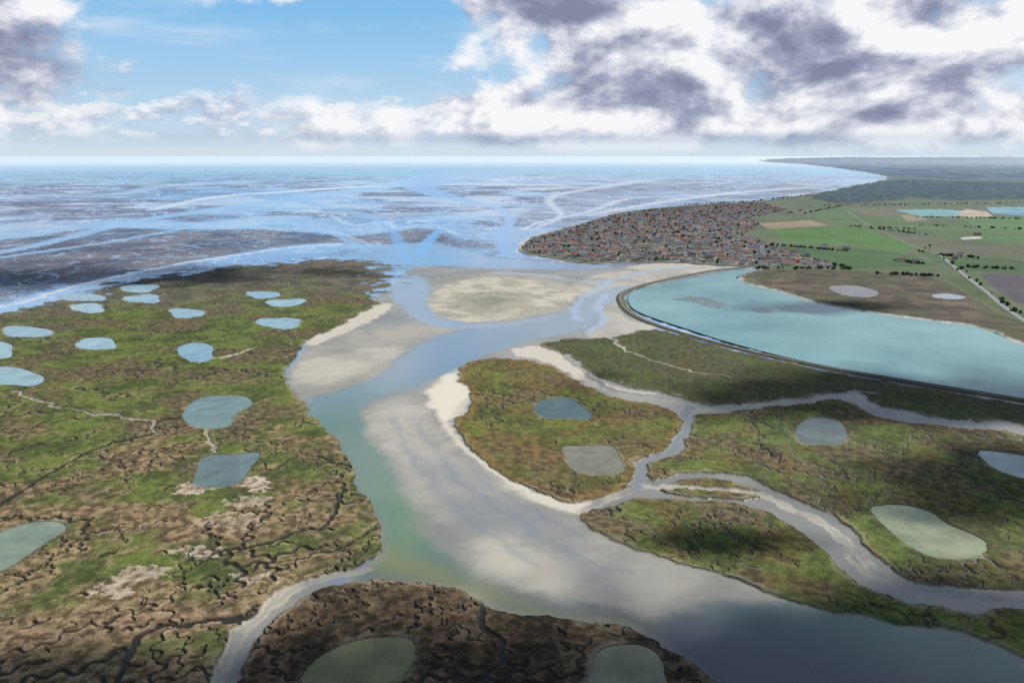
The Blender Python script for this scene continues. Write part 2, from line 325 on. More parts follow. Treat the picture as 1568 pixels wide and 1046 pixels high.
# ---- ponds -----------------------------------------------------------------
ponds=[]
def ell(px,py,rx,ry,seed=0,sq=1.0,n=14):
    r_=random.Random(seed); o=[]; a3=r_.uniform(.06,.18); p3=r_.uniform(0,6); a2=r_.uniform(0.04,.14); p2=r_.uniform(0,6)
    for i in range(n):
        a=2*PI*i/n; k=1+a3*math.sin(3*a+p3)+a2*math.sin(2*a+p2)+r_.uniform(-.07,.07)
        o.append((px+rx*k*math.copysign(abs(math.cos(a))**sq,math.cos(a)),py+ry*k*math.copysign(abs(math.sin(a))**sq,math.sin(a))))
    return o
for i,(px,py,rx,ry) in enumerate([(214,442,28,6),(127,456,32,6),(135,472,26,7),(220,458,25,7),(40,509,36,9),(148,527,32,9),(286,480,28,7),(403,452,22,6),(436,464,28,6),(429,495,31,9),(301,540,30,13),(-8,536,30,12),(12,578,46,15)]):
    ponds.append((ell(px,py,rx,ry,i+3,.85),[(146,180,188),(138,176,190),(150,186,196)][i%3]))
ponds+= [([(280,640),(290,622),(310,610),(345,607),(378,610),(385,622),(360,635),(352,652),(320,657),(295,652)],(122,146,140)),
 ([(298,735),(310,705),(325,698),(360,697),(392,694),(396,702),(380,722),(365,742),(330,747),(300,745)],(112,130,128)),
 ([(-60,850),(-20,826),(30,806),(70,800),(95,804),(98,815),(70,832),(45,850),(10,872),(-40,890)],(136,152,134)),
 ([(468,1050),(470,1028),(495,1005),(540,984),(590,977),(625,980),(634,995),(628,1020),(605,1042),(540,1062)],(136,138,98)),
 ([(905,1060),(908,1025),(918,1000),(945,990),(980,990),(1005,1003),(1016,1028),(1016,1060),(960,1075)],(142,144,118)),
 ([(820,622),(840,612),(870,611),(890,622),(905,636),(898,643),(870,642),(835,640),(822,634)],(84,108,106)),
 ([(862,686),(890,684),(930,683),(942,690),(952,712),(956,722),(940,728),(900,728),(880,722),(868,703)],(136,134,116)),
 ([(1218,665),(1228,648),(1250,641),(1282,645),(1296,662),(1292,678),(1270,684),(1235,684),(1222,676)],(112,120,112)),
 ([(1334,782),(1350,776),(1390,776),(1425,786),(1450,803),(1490,820),(1510,835),(1502,850),(1460,857),(1420,852),(1385,832),(1355,806)],(152,162,130)),
 ([(1498,694),(1530,693),(1600,706),(1640,725),(1600,738),(1560,732),(1520,716)],(164,180,176)),
 ([(1428,452),(1450,450),(1478,455),(1465,459),(1435,457)],(150,165,175)),
 ([(1270,440),(1310,438),(1345,448),(1330,456),(1290,452)],(110,102,100))]
PS=[]
for pts,col in ponds:
    sd=polysd(pts,10,3,warp=False)+.9*nA+.6*nB; PS.append(sd)
    rim=np.exp(-((sd+2.0)/2.4)**2); lay(rim*.5,mixc(c(76,72,54),c(160,152,130),sm(-.3,.5,nB)))
    flat=np.exp(-(np.minimum(sd,0)/3.5)**2)*sm(-8.5,-5,sd); Z[:]=Z*(1-flat)+(1.42+.18*nA)*flat
# ---- mainland ---------------------------------------------------------------
LAND=[(796,382),(812,366),(870,349),(950,326),(1050,315),(1150,309),(1245,297),(1330,282),(1360,272),(1310,262),(1230,252),(1160,246.5),(1400,243),(1900,243),(1900,560),(1650,545),(1568,527),(1490,499),(1420,490),(1330,478),(1250,464),(1200,448),(1150,436),(1128,424),(1160,412),(1100,409),(1030,404),(960,402),(900,405),(840,395),(800,388)]
sl_=polysd(LAND,40,2); Lm=sm(-4,6,sl_); 
farm=mixc(c(82,98,66),c(98,102,80),sm(-.4,.5,nC))
lay(Lm,farm); RG[:]=RG*(1-Lm)+.9*Lm; Z[:]=Z*(1-Lm)+1.5*Lm; CL[Lm>.5]=3; VG[:]=VG*(1-Lm)+.4*Lm
beach=np.exp(-((sl_+3)/7)**2)*sm(4200,2100,R2); lay(beach*.8,c(205,195,172))
def field(pts,col,soft=4,al=1,n=1):
    sd=polysd(pts,soft*2,n,warp=False); m=sm(-soft,soft,sd)*al; lay(m,col*(1+.12*nA+.18*nC+.12*nB)[...,None])
gr=c(78,112,56); gr2=c(68,96,54)
field([(1130,424),(1160,413),(1300,416),(1420,421),(1470,445),(1530,482),(1700,540),(1568,526),(1490,498),(1420,489),(1330,477),(1250,463),(1200,447)],mixc(mixc(c(72,62,54),c(102,88,72),sm(-.5,.5,nB)),c(72,80,54),sm(-.1,.5,fbm(140,4,97))*.7),6,.9)
field([(1180,352),(1290,346),(1330,352),(1400,378),(1385,388),(1300,376),(1200,372)],gr)
field([(1190,378),(1300,380),(1400,392),(1440,408),(1300,412),(1270,402)],gr2)
field([(1160,343),(1240,338),(1268,346),(1180,352)],c(142,126,102))
field([(1230,330),(1300,318),(1400,322),(1380,330),(1420,345),(1568,352),(1700,358),(1700,390),(1568,376),(1440,362),(1330,350),(1280,342)],c(86,106,68))
field([(1470,334),(1568,334),(1750,338),(1750,358),(1568,354),(1500,350)],c(84,116,68))
field([(1300,320),(1370,318),(1400,321),(1378,329),(1330,334)],c(104,104,80))
field([(1330,352),(1440,364),(1568,378),(1568,394),(1440,390),(1400,377)],c(92,96,74))
field([(1400,380),(1440,392),(1568,400),(1568,420),(1470,415),(1430,402)],c(68,92,56))
field([(1440,362),(1500,356),(1568,360),(1568,370),(1490,371)],c(80,106,62))
field([(1500,420),(1568,420),(1750,430),(1750,520),(1568,470),(1530,448)],c(84,78,84))
field([(1440,420),(1480,424),(1530,455),(1568,482),(1568,495),(1500,460)],c(76,92,56))
field([(1378,330),(1400,326),(1420,338),(1390,340)],c(132,124,98))
field([(1370,322),(1440,321),(1480,324),(1470,332),(1410,332)],c(118,164,170),4,.9)
field([(1510,318),(1750,317),(1750,332),(1568,331),(1520,328)],c(118,160,178),4,.9)
field([(1462,328),(1480,321),(1512,325),(1520,332),(1480,334)],c(180,166,144),4,.9)
field([(1470,365),(1500,362),(1505,366),(1475,368)],c(190,190,186),3,.8)
TOWN=[(799,380),(815,366),(870,351),(950,328),(1050,317),(1165,311),(1205,322),(1150,335),(1165,348),(1135,360),(1175,375),(1225,393),(1275,405),(1270,411),(1150,408),(1060,403),(960,401),(900,403),(840,393),(803,386)]
field(TOWN,mixc(c(130,126,122),c(74,86,66),sm(-.15,.2,nB)),5,.95)
WOODS=[(1245,304),(1290,290),(1355,278),(1420,277),(1568,281),(1750,281),(1750,309),(1568,306),(1470,308),(1400,304),(1340,311),(1290,313)]
swd=polysd(WOODS,80,2); wm=sm(-25,25,swd+60*nC); lay(wm,mixc(c(34,52,60),c(60,80,78),sm(-.4,.4,nB+.5*nC))); Z[:]+=wm*(9+5*nB+3*nC); CL[wm>.5]=5
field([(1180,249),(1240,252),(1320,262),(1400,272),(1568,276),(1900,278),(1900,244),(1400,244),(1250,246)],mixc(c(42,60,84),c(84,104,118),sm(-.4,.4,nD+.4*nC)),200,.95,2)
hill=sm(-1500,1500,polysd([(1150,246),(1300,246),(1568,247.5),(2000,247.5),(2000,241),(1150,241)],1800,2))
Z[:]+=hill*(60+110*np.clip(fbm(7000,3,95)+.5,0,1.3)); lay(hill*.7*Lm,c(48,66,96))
# dig the ponds last so nothing refills them
for sd in PS:
    ins=sm(-1,.6,sd); Z[:]=Z*(1-ins)+(-0.2)*ins; lay(ins,c(90,100,90)); VG[:]*=1-ins
# ---- lagoon bed -------------------------------------------------------------
LAG=[(963,452),(975,444),(1000,437),(1040,430),(1100,418),(1140,413),(1165,413),(1127,425),(1150,437),(1200,449),(1250,465),(1330,479),(1420,491),(1490,500),(1530,514),(1568,529),(1660,548),(1900,575),(1900,668),(1568,610),(1400,583),(1250,557),(1130,528),(1040,500),(985,481),(965,468)]
sg=polysd(LAG,20,3); ins=np.maximum(sm(-2,3,sg),sm(-9,-4,sg)*(1-sm(-8,-3,sl_))); Z[:]=Z*(1-ins)-1.5*ins; lay(ins,c(80,110,106)); CL[sg>0]=0
rim=np.exp(-((sg+3)/5)**2)*sm(-1,2,sl_+3)*(1-sm(-1,2,sg)); lay(rim*.6,c(180,174,156))
for pts in [[(1032,457),(1060,453),(1095,459),(1118,468),(1095,473),(1065,465),(1040,462)],[(1145,474),(1165,470),(1188,475),(1180,480),(1160,480)]]:
    s_=sm(-5,7,polysd(pts,20,3)); lay(s_,c(98,108,102)); Z[:]=Z*(1-s_)+0.75*s_
# distance haze painted into the ground colour, growing over kilometres
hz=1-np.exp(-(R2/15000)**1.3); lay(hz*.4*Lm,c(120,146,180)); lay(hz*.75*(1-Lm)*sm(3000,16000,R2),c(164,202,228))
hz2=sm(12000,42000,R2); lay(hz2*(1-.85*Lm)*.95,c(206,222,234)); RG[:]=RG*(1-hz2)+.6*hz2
# ---------------------------------------------------------------- materials
def mk(name):
    m=bpy.data.materials.new(name); m.use_nodes=True; nt=m.node_tree; b=nt.nodes['Principled BSDF']; return m,nt,b
gm,nt,b=mk('terrain_surface')
at=nt.nodes.new('ShaderNodeAttribute'); at.attribute_name='Col'
ar=nt.nodes.new('ShaderNodeAttribute'); ar.attribute_name='rgh'
av=nt.nodes.new('ShaderNodeAttribute'); av.attribute_name='veg'
ge=nt.nodes.new('ShaderNodeNewGeometry')
def noise(nt,scale,det=5,rough=.6):
    n=nt.nodes.new('ShaderNodeTexNoise'); n.inputs['Scale'].default_value=scale; n.inputs['Detail'].default_value=det; n.inputs['Roughness'].default_value=rough; return n
def mth(nt,op,a,b_=None,clamp=False):
    n=nt.nodes.new('ShaderNodeMath'); n.operation=op; n.use_clamp=clamp
    for i,v in enumerate((a,b_)):
        if v is None: continue
        if isinstance(v,(int,float)): n.inputs[i].default_value=v
        else: nt.links.new(v,n.inputs[i])
    return n.outputs[0]
n1=noise(nt,.55,4,.65); nt.links.new(ge.outputs['Position'],n1.inputs['Vector'])
v1=mth(nt,'MULTIPLY',mth(nt,'SUBTRACT',n1.outputs[0],.5),1.6)
amp=mth(nt,'ADD',mth(nt,'MULTIPLY',av.outputs['Fac'],.86),.10)
fac=mth(nt,'ADD',1.0,mth(nt,'MULTIPLY',v1,amp))
vm=nt.nodes.new('ShaderNodeVectorMath'); vm.operation='SCALE'; nt.links.new(at.outputs['Color'],vm.inputs[0]); nt.links.new(fac,vm.inputs['Scale'])
nt.links.new(vm.outputs[0],b.inputs['Base Color']); nt.links.new(ar.outputs['Fac'],b.inputs['Roughness'])
bp=nt.nodes.new('ShaderNodeBump'); bp.inputs['Distance'].default_value=.5
nt.links.new(n1.outputs[0],bp.inputs['Height']); nt.links.new(mth(nt,'MULTIPLY',av.outputs['Fac'],.8),bp.inputs['Strength'])
nt.links.new(bp.outputs[0],b.inputs['Normal'])
sp=mth(nt,'SUBTRACT',.52,mth(nt,'MULTIPLY',ar.outputs['Fac'],.48),True); nt.links.new(sp,b.inputs['Specular IOR Level'])
def water(name,col,rough=.1,var=.25,sc_=.01,bump=.05,col2=None):
    m,nt,b=mk(name); g=nt.nodes.new('ShaderNodeNewGeometry'); n=noise(nt,sc_,4); nt.links.new(g.outputs['Position'],n.inputs['Vector'])
    r=nt.nodes.new('ShaderNodeValToRGB'); nt.links.new(n.outputs[0],r.inputs[0])
    c1=col*(1-var); c2=col*(1+var) if col2 is None else col2
    r.color_ramp.elements[0].position=.3; r.color_ramp.elements[1].position=.7
    r.color_ramp.elements[0].color=(*map(float,c1),1); r.color_ramp.elements[1].color=(*map(float,c2),1)
    nt.links.new(r.outputs[0],b.inputs['Base Color']); b.inputs['Roughness'].default_value=rough; b.inputs['IOR'].default_value=1.33
    w=noise(nt,.6,3); nt.links.new(g.outputs['Position'],w.inputs['Vector']); bu=nt.nodes.new('ShaderNodeBump'); bu.inputs['Strength'].default_value=bump; bu.inputs['Distance'].default_value=.3
    nt.links.new(w.outputs[0],bu.inputs['Height']); nt.links.new(bu.outputs[0],b.inputs['Normal'])
    return m
def link(o): bpy.context.collection.objects.link(o); return o
idx=np.arange(NR*NC).reshape(NR,NC)
q=np.stack([idx[:-1,:-1],idx[1:,:-1],idx[1:,1:],idx[:-1,1:]],-1).reshape(-1,4)[:,::-1]
fc=CL[:-1,:-1].reshape(-1)
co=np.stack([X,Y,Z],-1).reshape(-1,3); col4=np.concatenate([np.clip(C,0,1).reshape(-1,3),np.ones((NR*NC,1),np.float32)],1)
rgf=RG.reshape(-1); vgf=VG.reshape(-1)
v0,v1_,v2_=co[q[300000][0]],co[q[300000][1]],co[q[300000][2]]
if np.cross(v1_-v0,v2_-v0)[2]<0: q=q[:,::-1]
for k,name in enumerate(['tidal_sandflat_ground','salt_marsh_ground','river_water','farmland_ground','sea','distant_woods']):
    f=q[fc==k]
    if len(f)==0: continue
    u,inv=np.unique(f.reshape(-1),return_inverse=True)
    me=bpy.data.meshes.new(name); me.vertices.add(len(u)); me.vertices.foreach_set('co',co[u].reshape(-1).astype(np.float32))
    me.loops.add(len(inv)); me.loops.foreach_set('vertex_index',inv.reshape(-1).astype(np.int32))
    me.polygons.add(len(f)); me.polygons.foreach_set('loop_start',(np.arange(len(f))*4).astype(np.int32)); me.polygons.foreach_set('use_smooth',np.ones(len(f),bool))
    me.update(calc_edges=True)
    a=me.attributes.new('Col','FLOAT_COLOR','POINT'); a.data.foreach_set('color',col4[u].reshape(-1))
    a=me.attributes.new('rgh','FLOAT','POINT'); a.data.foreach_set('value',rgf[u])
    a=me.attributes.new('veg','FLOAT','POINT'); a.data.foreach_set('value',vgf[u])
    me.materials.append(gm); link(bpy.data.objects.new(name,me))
def sheet_obj(name,pts,z,mat,n=4):
    P=[W(*p,z) for p in smooth(pts,n)]
    me=bpy.data.meshes.new(name); me.from_pydata([(x,y,z) for x,y in P],[],[list(range(len(P)))]); me.update()
    if me.polygons[0].normal.z<0: me.flip_normals()
    me.materials.append(mat); return link(bpy.data.objects.new(name,me))
def grow(pts,k):
    cx=sum(p[0] for p in pts)/len(pts); cy=sum(p[1] for p in pts)/len(pts); return [(cx+(x-cx)*k,cy+(y-cy)*k) for x,y in pts]
for pts,col in ponds: sheet_obj('marsh_pond',grow(pts,1.05),1.05,water('pond_water',c(*col)*.8,.2,.25,.04))
sheet_obj('lagoon_water',LAG,0.6,water('lagoon_turquoise',c(84,134,138),.26,.14,.0035,.03,c(124,166,166)))
def ribbon(name,pts,prof,mat,n=6,z0=0.0):
    P=[W(*p) for p in smooth(pts,n,False)]; V=[];Fc=[]; k=len(prof)
    for i,p in enumerate(P):
        a=P[max(i-1,0)]; b_=P[min(i+1,len(P)-1)]; dx,dy=b_[0]-a[0],b_[1]-a[1]; L=math.hypot(dx,dy); nx,ny=dy/L,-dx/L
        for o,z in prof: V.append((p[0]+nx*o,p[1]+ny*o,z+z0))
    for i in range(len(P)-1):
        for j in range(k-1): Fc.append((i*k+j,i*k+j+1,(i+1)*k+j+1,(i+1)*k+j))
    me=bpy.data.meshes.new(name); me.from_pydata(V,[],Fc); me.update(); me.materials.append(mat); return link(bpy.data.objects.new(name,me))
def flat(name,col,rough=.9,var=.2,sc_=.2):
    m,nt,b=mk(name); g=nt.nodes.new('ShaderNodeNewGeometry'); n=noise(nt,sc_,5); nt.links.new(g.outputs['Position'],n.inputs['Vector'])
    r=nt.nodes.new('ShaderNodeValToRGB'); nt.links.new(n.outputs[0],r.inputs[0]); r.color_ramp.elements[0].position=.3; r.color_ramp.elements[1].position=.7
    r.color_ramp.elements[0].color=(*map(float,col*(1-var)),1); r.color_ramp.elements[1].color=(*map(float,col*(1+var)),1)
    nt.links.new(r.outputs[0],b.inputs['Base Color']); b.inputs['Roughness'].default_value=rough; return m
dk=flat('dike_stone',c(76,72,60),var=.35); rd=flat('asphalt',c(112,112,116)); pth=flat('gravel_path',c(146,138,118))
DIKE=[(1165,409),(1100,414),(1040,425),(985,437),(955,449),(950,462),(966,481),(1010,500),(1120,532),(1250,561),(1400,588),(1568,615),(1800,655)]
ribbon('sea_dike',DIKE,[(-10,-.5),(-3.0,2.6),(3.0,2.6),(10,-.5)],dk)
ribbon('dike_path',DIKE,[(-.8,2.65),(.8,2.65)],pth)
ribbon('sea_wall',[(1150,409.5),(1060,404.5),(960,402.5),(900,404.5),(840,395),(803,388),(797,380),(813,365),(868,350)],[(-2,0),(-1.4,3.4),(1.4,3.4),(2,0)],flat('sea_wall_stone',c(176,168,152)))
RD=[(1436,388),(1452,402),(1480,425),(1510,448),(1540,473),(1590,505),(1700,560)]
ribbon('main_road',RD,[(-6,1.9),(6,1.9)],rd)
ribbon('main_road_centre_line',RD,[(-.25,1.93),(.25,1.93)],flat('road_paint',c(220,220,215)))
for p in [[(1180,376),(1260,384),(1380,394),(1450,400),(1568,405),(1700,410)],[(1150,412),(1300,414),(1420,419),(1470,424)],[(1170,352),(1300,347),(1440,352),(1600,362)],[(1290,318),(1330,345),(1400,378),(1440,392)]]:
    ribbon('country_lane',p,[(-1.8,1.8),(1.8,1.8)],pth)
def colmat(name,rough=.85):
    m,nt,b=mk(name); a=nt.nodes.new('ShaderNodeAttribute'); a.attribute_name='Col'; g=nt.nodes.new('ShaderNodeNewGeometry'); n=noise(nt,.6,4); nt.links.new(g.outputs['Position'],n.inputs['Vector'])
    v=nt.nodes.new('ShaderNodeVectorMath'); v.operation='SCALE'; nt.links.new(a.outputs['Color'],v.inputs[0]); nt.links.new(mth(nt,'ADD',.6,mth(nt,'MULTIPLY',n.outputs[0],.8)),v.inputs['Scale'])
    nt.links.new(v.outputs[0],b.inputs['Base Color']); b.inputs['Roughness'].default_value=rough; b.inputs['Specular IOR Level'].default_value=.2; return m
hm=colmat('house_surface'); tm=colmat('foliage_surface',.95)
roofs=[c(146,88,74),c(156,104,86),c(126,80,72),c(92,98,118),c(84,88,108),c(114,114,120),c(96,100,118),c(136,98,86)]
walls=[c(232,226,216),c(214,204,188),c(186,158,142),c(240,238,234),c(206,194,178)]
class MB_:
    def __init__(s): s.V=[];s.F=[];s.K=[]
    def quad(s,pts,col): i=len(s.V); s.V+=pts; s.F.append(list(range(i,i+len(pts)))); s.K.append(col)
    def house(s,x,y,z,ang,L,Wd,h,rh,rc,wc,win=False):
        ca,sa=math.cos(ang),math.sin(ang)
        T=lambda a,b,c_:(x+a*ca-b*sa,y+a*sa+b*ca,z+c_)
        l,w=L/2,Wd/2
        for sgn in (-1,1):
            s.quad([T(-l*sgn,-w*sgn,0),T(l*sgn,-w*sgn,0),T(l*sgn,-w*sgn,h),T(-l*sgn,-w*sgn,h)],wc)
            s.quad([T(l*sgn,-w*sgn,0),T(l*sgn,w*sgn,0),T(l*sgn,w*sgn,h),T(l*sgn,0,h+rh),T(l*sgn,-w*sgn,h)],wc)
            s.quad([T(-(l+.3)*sgn,-(w+.4)*sgn,h-.2),T((l+.3)*sgn,-(w+.4)*sgn,h-.2),T((l+.3)*sgn,0,h+rh+.08),T(-(l+.3)*sgn,0,h+rh+.08)],rc)
            if win:
                nw=max(2,int(L/3.2)); fl=max(1,int(h/2.9))
                for f_ in range(fl):
                    for i in range(nw):
                        cx=-l+L*(i+.5)/nw; o=w+.03; zz=f_*2.9+(1.0 if not(f_==0 and i==nw//2) else .1); hh=1.5 if not(f_==0 and i==nw//2) else 2.2
                        s.quad([T((cx-.55)*sgn,-o*sgn,zz),T((cx+.55)*sgn,-o*sgn,zz),T((cx+.55)*sgn,-o*sgn,zz+hh),T((cx-.55)*sgn,-o*sgn,zz+hh)],c(50,54,62))
        a0=l*.6
        for dx1,dy1,dx2,dy2 in [(-.4,-.4,.4,-.4),(.4,-.4,.4,.4),(.4,.4,-.4,.4),(-.4,.4,-.4,-.4)]:
            s.quad([T(a0+dx1,dy1,h+rh-.8),T(a0+dx2,dy2,h+rh-.8),T(a0+dx2,dy2,h+rh+1),T(a0+dx1,dy1,h+rh+1)],roofs[2])
        s.quad([T(a0-.4,-.4,h+rh+1),T(a0+.4,-.4,h+rh+1),T(a0+.4,.4,h+rh+1),T(a0-.4,.4,h+rh+1)],roofs[4])
    def box(s,x,y,z,ang,L,Wd,h,col,top=None):
        ca,sa=math.cos(ang),math.sin(ang); T=lambda a,b,c_:(x+a*ca-b*sa,y+a*sa+b*ca,z+c_); l,w=L/2,Wd/2
        K=[(-l,-w),(l,-w),(l,w),(-l,w)]
        for i in range(4):
            a,b_=K[i],K[(i+1)%4]; s.quad([T(*a,0),T(*b_,0),T(*b_,h),T(*a,h)],col)
        s.quad([T(*k_,h) for k_ in K],top if top is not None else col)
    def pyr(s,x,y,z,ang,L,h,col):
        ca,sa=math.cos(ang),math.sin(ang); T=lambda a,b,c_:(x+a*ca-b*sa,y+a*sa+b*ca,z+c_); l=L/2; K=[(-l,-l),(l,-l),(l,l),(-l,l)]
        for i in range(4): s.quad([T(*K[i],0),T(*K[(i+1)%4],0),T(0,0,h)],col)
    def make(s,name,mat):
        me=bpy.data.meshes.new(name); me.from_pydata(s.V,[],s.F); me.update()
        a=me.attributes.new('Col','FLOAT_COLOR','CORNER'); cols=np.concatenate([np.tile(np.append(k,1.0),(len(f),1)) for f,k in zip(s.F,s.K)]).astype(np.float32)
        a.data.foreach_set('color',cols.reshape(-1)); me.materials.append(mat); return link(bpy.data.objects.new(name,me))
TW=[W(*p) for p in TOWN]; mb=MB_(); treepts=[]
xs=[p[0] for p in TW]; ys=[p[1] for p in TW]; th=.35; ct,st=math.cos(th),math.sin(th)
for i in range(-160,160):
    for j in range(-160,160):
        gxx=i*17+random.uniform(-3,3); gyy=j*22+random.uniform(-3,3)
        bend=.12*math.sin(i*.05)+.1*math.cos(j*.07)
        x=200+gxx*ct-gyy*st+30*math.sin(j*.12); y=3200+gxx*st+gyy*ct+25*math.sin(i*.09)
        if not(min(xs)<x<max(xs) and min(ys)<y<max(ys)) or not inpoly((x,y),TW): continue
        if i%9 in (0,) or j%6 in (0,1): 
            continue
        rnd=random.random()
        if rnd<.70:
            L=random.uniform(8,16); mb.house(x,y,1.4,th+bend+random.choice([0,0,0,PI/2])+random.uniform(-.08,.08),L,random.uniform(7,9),random.choice([3,4.2,5.6,6]),random.uniform(1.8,2.8),random.choice(roofs)*random.uniform(.75,1.3),random.choice(walls))
            if random.random()<.25: treepts.append((x+10,y+11,random.uniform(2,3.5),1.4))
        elif rnd<.88: treepts.append((x,y,random.uniform(2.5,5.5),1.4))
mb.make('town_houses',hm)
cx,cy=W(1008,372); m_=MB_(); m_.house(cx,cy,1.4,.5,34,14,11,8,roofs[4],walls[1],True); m_.box(cx-20*math.cos(.5),cy-20*math.sin(.5),1.4,.5,9,9,24,walls[4]); m_.pyr(cx-20*math.cos(.5),cy-20*math.sin(.5),25.4,.5,9.6,13,roofs[4]); m_.make('church',hm)
cx,cy=W(1166,391); m_=MB_(); m_.box(cx,cy,1.4,.2,7,7,26,c(235,232,225)); m_.box(cx,cy,27.5,.2,9,9,5,c(240,238,232),c(150,150,150)); m_.pyr(cx,cy,32.6,.2,9,3,roofs[4]); m_.make('water_tower',hm)
for (px,py,L) in [(1200,386,26),(1215,389,20),(1235,394,18),(1185,383,24),(1110,398,30),(1085,396,26),(1060,394,24),(1030,397,24),(985,396,26),(940,397,22),(905,396,20),(880,393,24),(860,389,22),(838,387,20),(1295,384,20),(1262,380,22),(1380,402,18),(1402,404,20),(1470,392,16),(1462,398,14),(1496,362,24),(1190,325,24),(1210,327,26),(1225,324,22)]:
    x,y=W(px,py); m_=MB_(); m_.house(x,y,1.5,random.uniform(-.4,.5),L,11,random.choice([5.8,8.7]),4,random.choice(roofs),random.choice(walls[:4]),True); m_.make('farmhouse' if px>1250 else 'town_building',hm)
import bmesh
bm=bmesh.new(); bmesh.ops.create_icosphere(bm,subdivisions=2,radius=1); ico=np.array([v.co[:] for v in bm.verts]); icf=np.array([[v.index for v in f.verts] for f in bm.faces]); bm.free()
def trees(name,pts,base=(60,76,50),flatn=1.0):
    V=[];Fs=[];K=[]; nV=len(ico)
    for k,(x,y,r,z) in enumerate(pts):
        v=ico*(1+rng.uniform(-.32,.3,(nV,1))); v=v*np.array([r,r*rng.uniform(.8,1.2),r*flatn*rng.uniform(.8,1.1)])+np.array([x,y,z+r*.85*flatn]); V.append(v); Fs.append(icf+k*nV)
        K.append(np.tile(c(*base)*rng.uniform(.7,1.3)*np.array([1+rng.uniform(-.1,.3),1,1]),(nV,1))*rng.uniform(.75,1.2,(nV,1)))
    V=np.concatenate(V); Fs=np.concatenate(Fs); K=np.concatenate(K)
    me=bpy.data.meshes.new(name); me.from_pydata(V.tolist(),[],Fs.tolist()); me.update()
    a=me.attributes.new('Col','FLOAT_COLOR','POINT'); a.data.foreach_set('color',np.concatenate([K,np.ones((len(K),1))],1).astype(np.float32).reshape(-1)); me.materials.append(tm); return link(bpy.data.objects.new(name,me))
trees('town_trees',treepts)
hp=[]
def row(a,b_,n,r=3.6,sp=8):
    (x1,y1),(x2,y2)=W(*a),W(*b_)
    for i in range(n):
        t=random.random(); hp.append((x1+(x2-x1)*t+random.uniform(-sp,sp),y1+(y2-y1)*t+random.uniform(-sp,sp),random.uniform(.5,1.3)*r,1.4))
for a,b_,n in [((1180,376),(1300,386),60),((1370,400),(1420,406),30),((1440,392),(1500,396),20),((1160,412),(1300,413),40),((1270,404),(1300,412),12),((1410,388),(1425,378),5),((1290,347),(1400,352),20),((1230,328),(1290,316),40),((1400,345),(1568,352),25),((1150,309),(1245,299),80),((1436,388),(1560,482),26),((1340,420),(1440,424),25),((1480,410),(1568,414),20),((1050,314),(1160,309),90),((1240,316),(1568,312),80),((1400,333),(1568,336),40),((1330,350),(1440,363),25)]: row(a,b_,n)
trees('hedgerow_trees',hp)
# ---------------------------------------------------------------- sun, clouds overhead
SAZ,SEL=math.radians(52),math.radians(42)
sd=Vector((math.sin(SAZ)*math.cos(SEL),math.cos(SAZ)*math.cos(SEL),math.sin(SEL)))
sn=bpy.data.lights.new('sun','SUN'); sn.energy=5.0; sn.angle=math.radians(.6); sn.color=(1,.95,.87); so=link(bpy.data.objects.new('sun',sn)); so.rotation_euler=sd.to_track_quat('Z','Y').to_euler(); so.location=(0,0,2000)
cm,cnt,cb=mk('cloud_vapour'); cb.inputs['Base Color'].default_value=(.8,.8,.82,1); cb.inputs['Roughness'].default_value=1
tr=cnt.nodes.new('ShaderNodeBsdfTransparent'); mx=cnt.nodes.new('ShaderNodeMixShader'); tc=cnt.nodes.new('ShaderNodeTexCoord'); gg=cnt.nodes.new('ShaderNodeNewGeometry')
ln=cnt.nodes.new('ShaderNodeVectorMath'); ln.operation='LENGTH'; cnt.links.new(tc.outputs['Object'],ln.inputs[0])
cn=noise(cnt,.007,4,.55); cnt.links.new(gg.outputs['Position'],cn.inputs['Vector'])
al=mth(cnt,'ADD',mth(cnt,'SUBTRACT',1.9,mth(cnt,'MULTIPLY',ln.outputs['Value'],2.3)),mth(cnt,'MULTIPLY',mth(cnt,'SUBTRACT',cn.outputs[0],.5),2.6),True)
al=mth(cnt,'MULTIPLY',al,.98); cnt.links.new(al,mx.inputs[0]); cnt.links.new(tr.outputs[0],mx.inputs[1]); cnt.links.new(cb.outputs[0],mx.inputs[2])
cnt.links.new(mx.outputs[0],cnt.nodes['Material Output'].inputs[0])
CZ=900.0; off=(sd.x/sd.z*CZ,sd.y/sd.z*CZ)
def cloud(px,py,rx,ry):
    gx_,gy_=W(px,py); V=[];Fs=[]; N=14
    V.append((0,0,0.06))
    for i in range(1,N+1):
        for j in range(40):
            a=2*PI*j/40; r=i/N*(1+.08*math.sin(3*a)+.06*math.sin(7*a)); V.append((r*math.cos(a),r*math.sin(a),.06*(1-(i/N)**2)+.01*math.sin(5*r+3*a)))
    for j in range(40): Fs.append((0,1+j,1+(j+1)%40))
    for i in range(N-1):
        for j in range(40): a=1+i*40; Fs.append((a+j,a+40+j,a+40+(j+1)%40,a+(j+1)%40))
    me=bpy.data.meshes.new('cloud'); me.from_pydata(V,[],Fs); me.materials.append(cm); o=link(bpy.data.objects.new('cloud',me)); o.location=(gx_+off[0],gy_+off[1],CZ); o.scale=(rx,ry,rx)
cloud(1440,965,450,140)
cloud(720,1035,350,85)
cloud(1380,605,520,210)
cloud(1540,740,270,150)
cloud(150,420,1000,300)
cloud(1120,830,110,45)
cloud(60,1040,200,70)
cloud(1250,470,260,120)
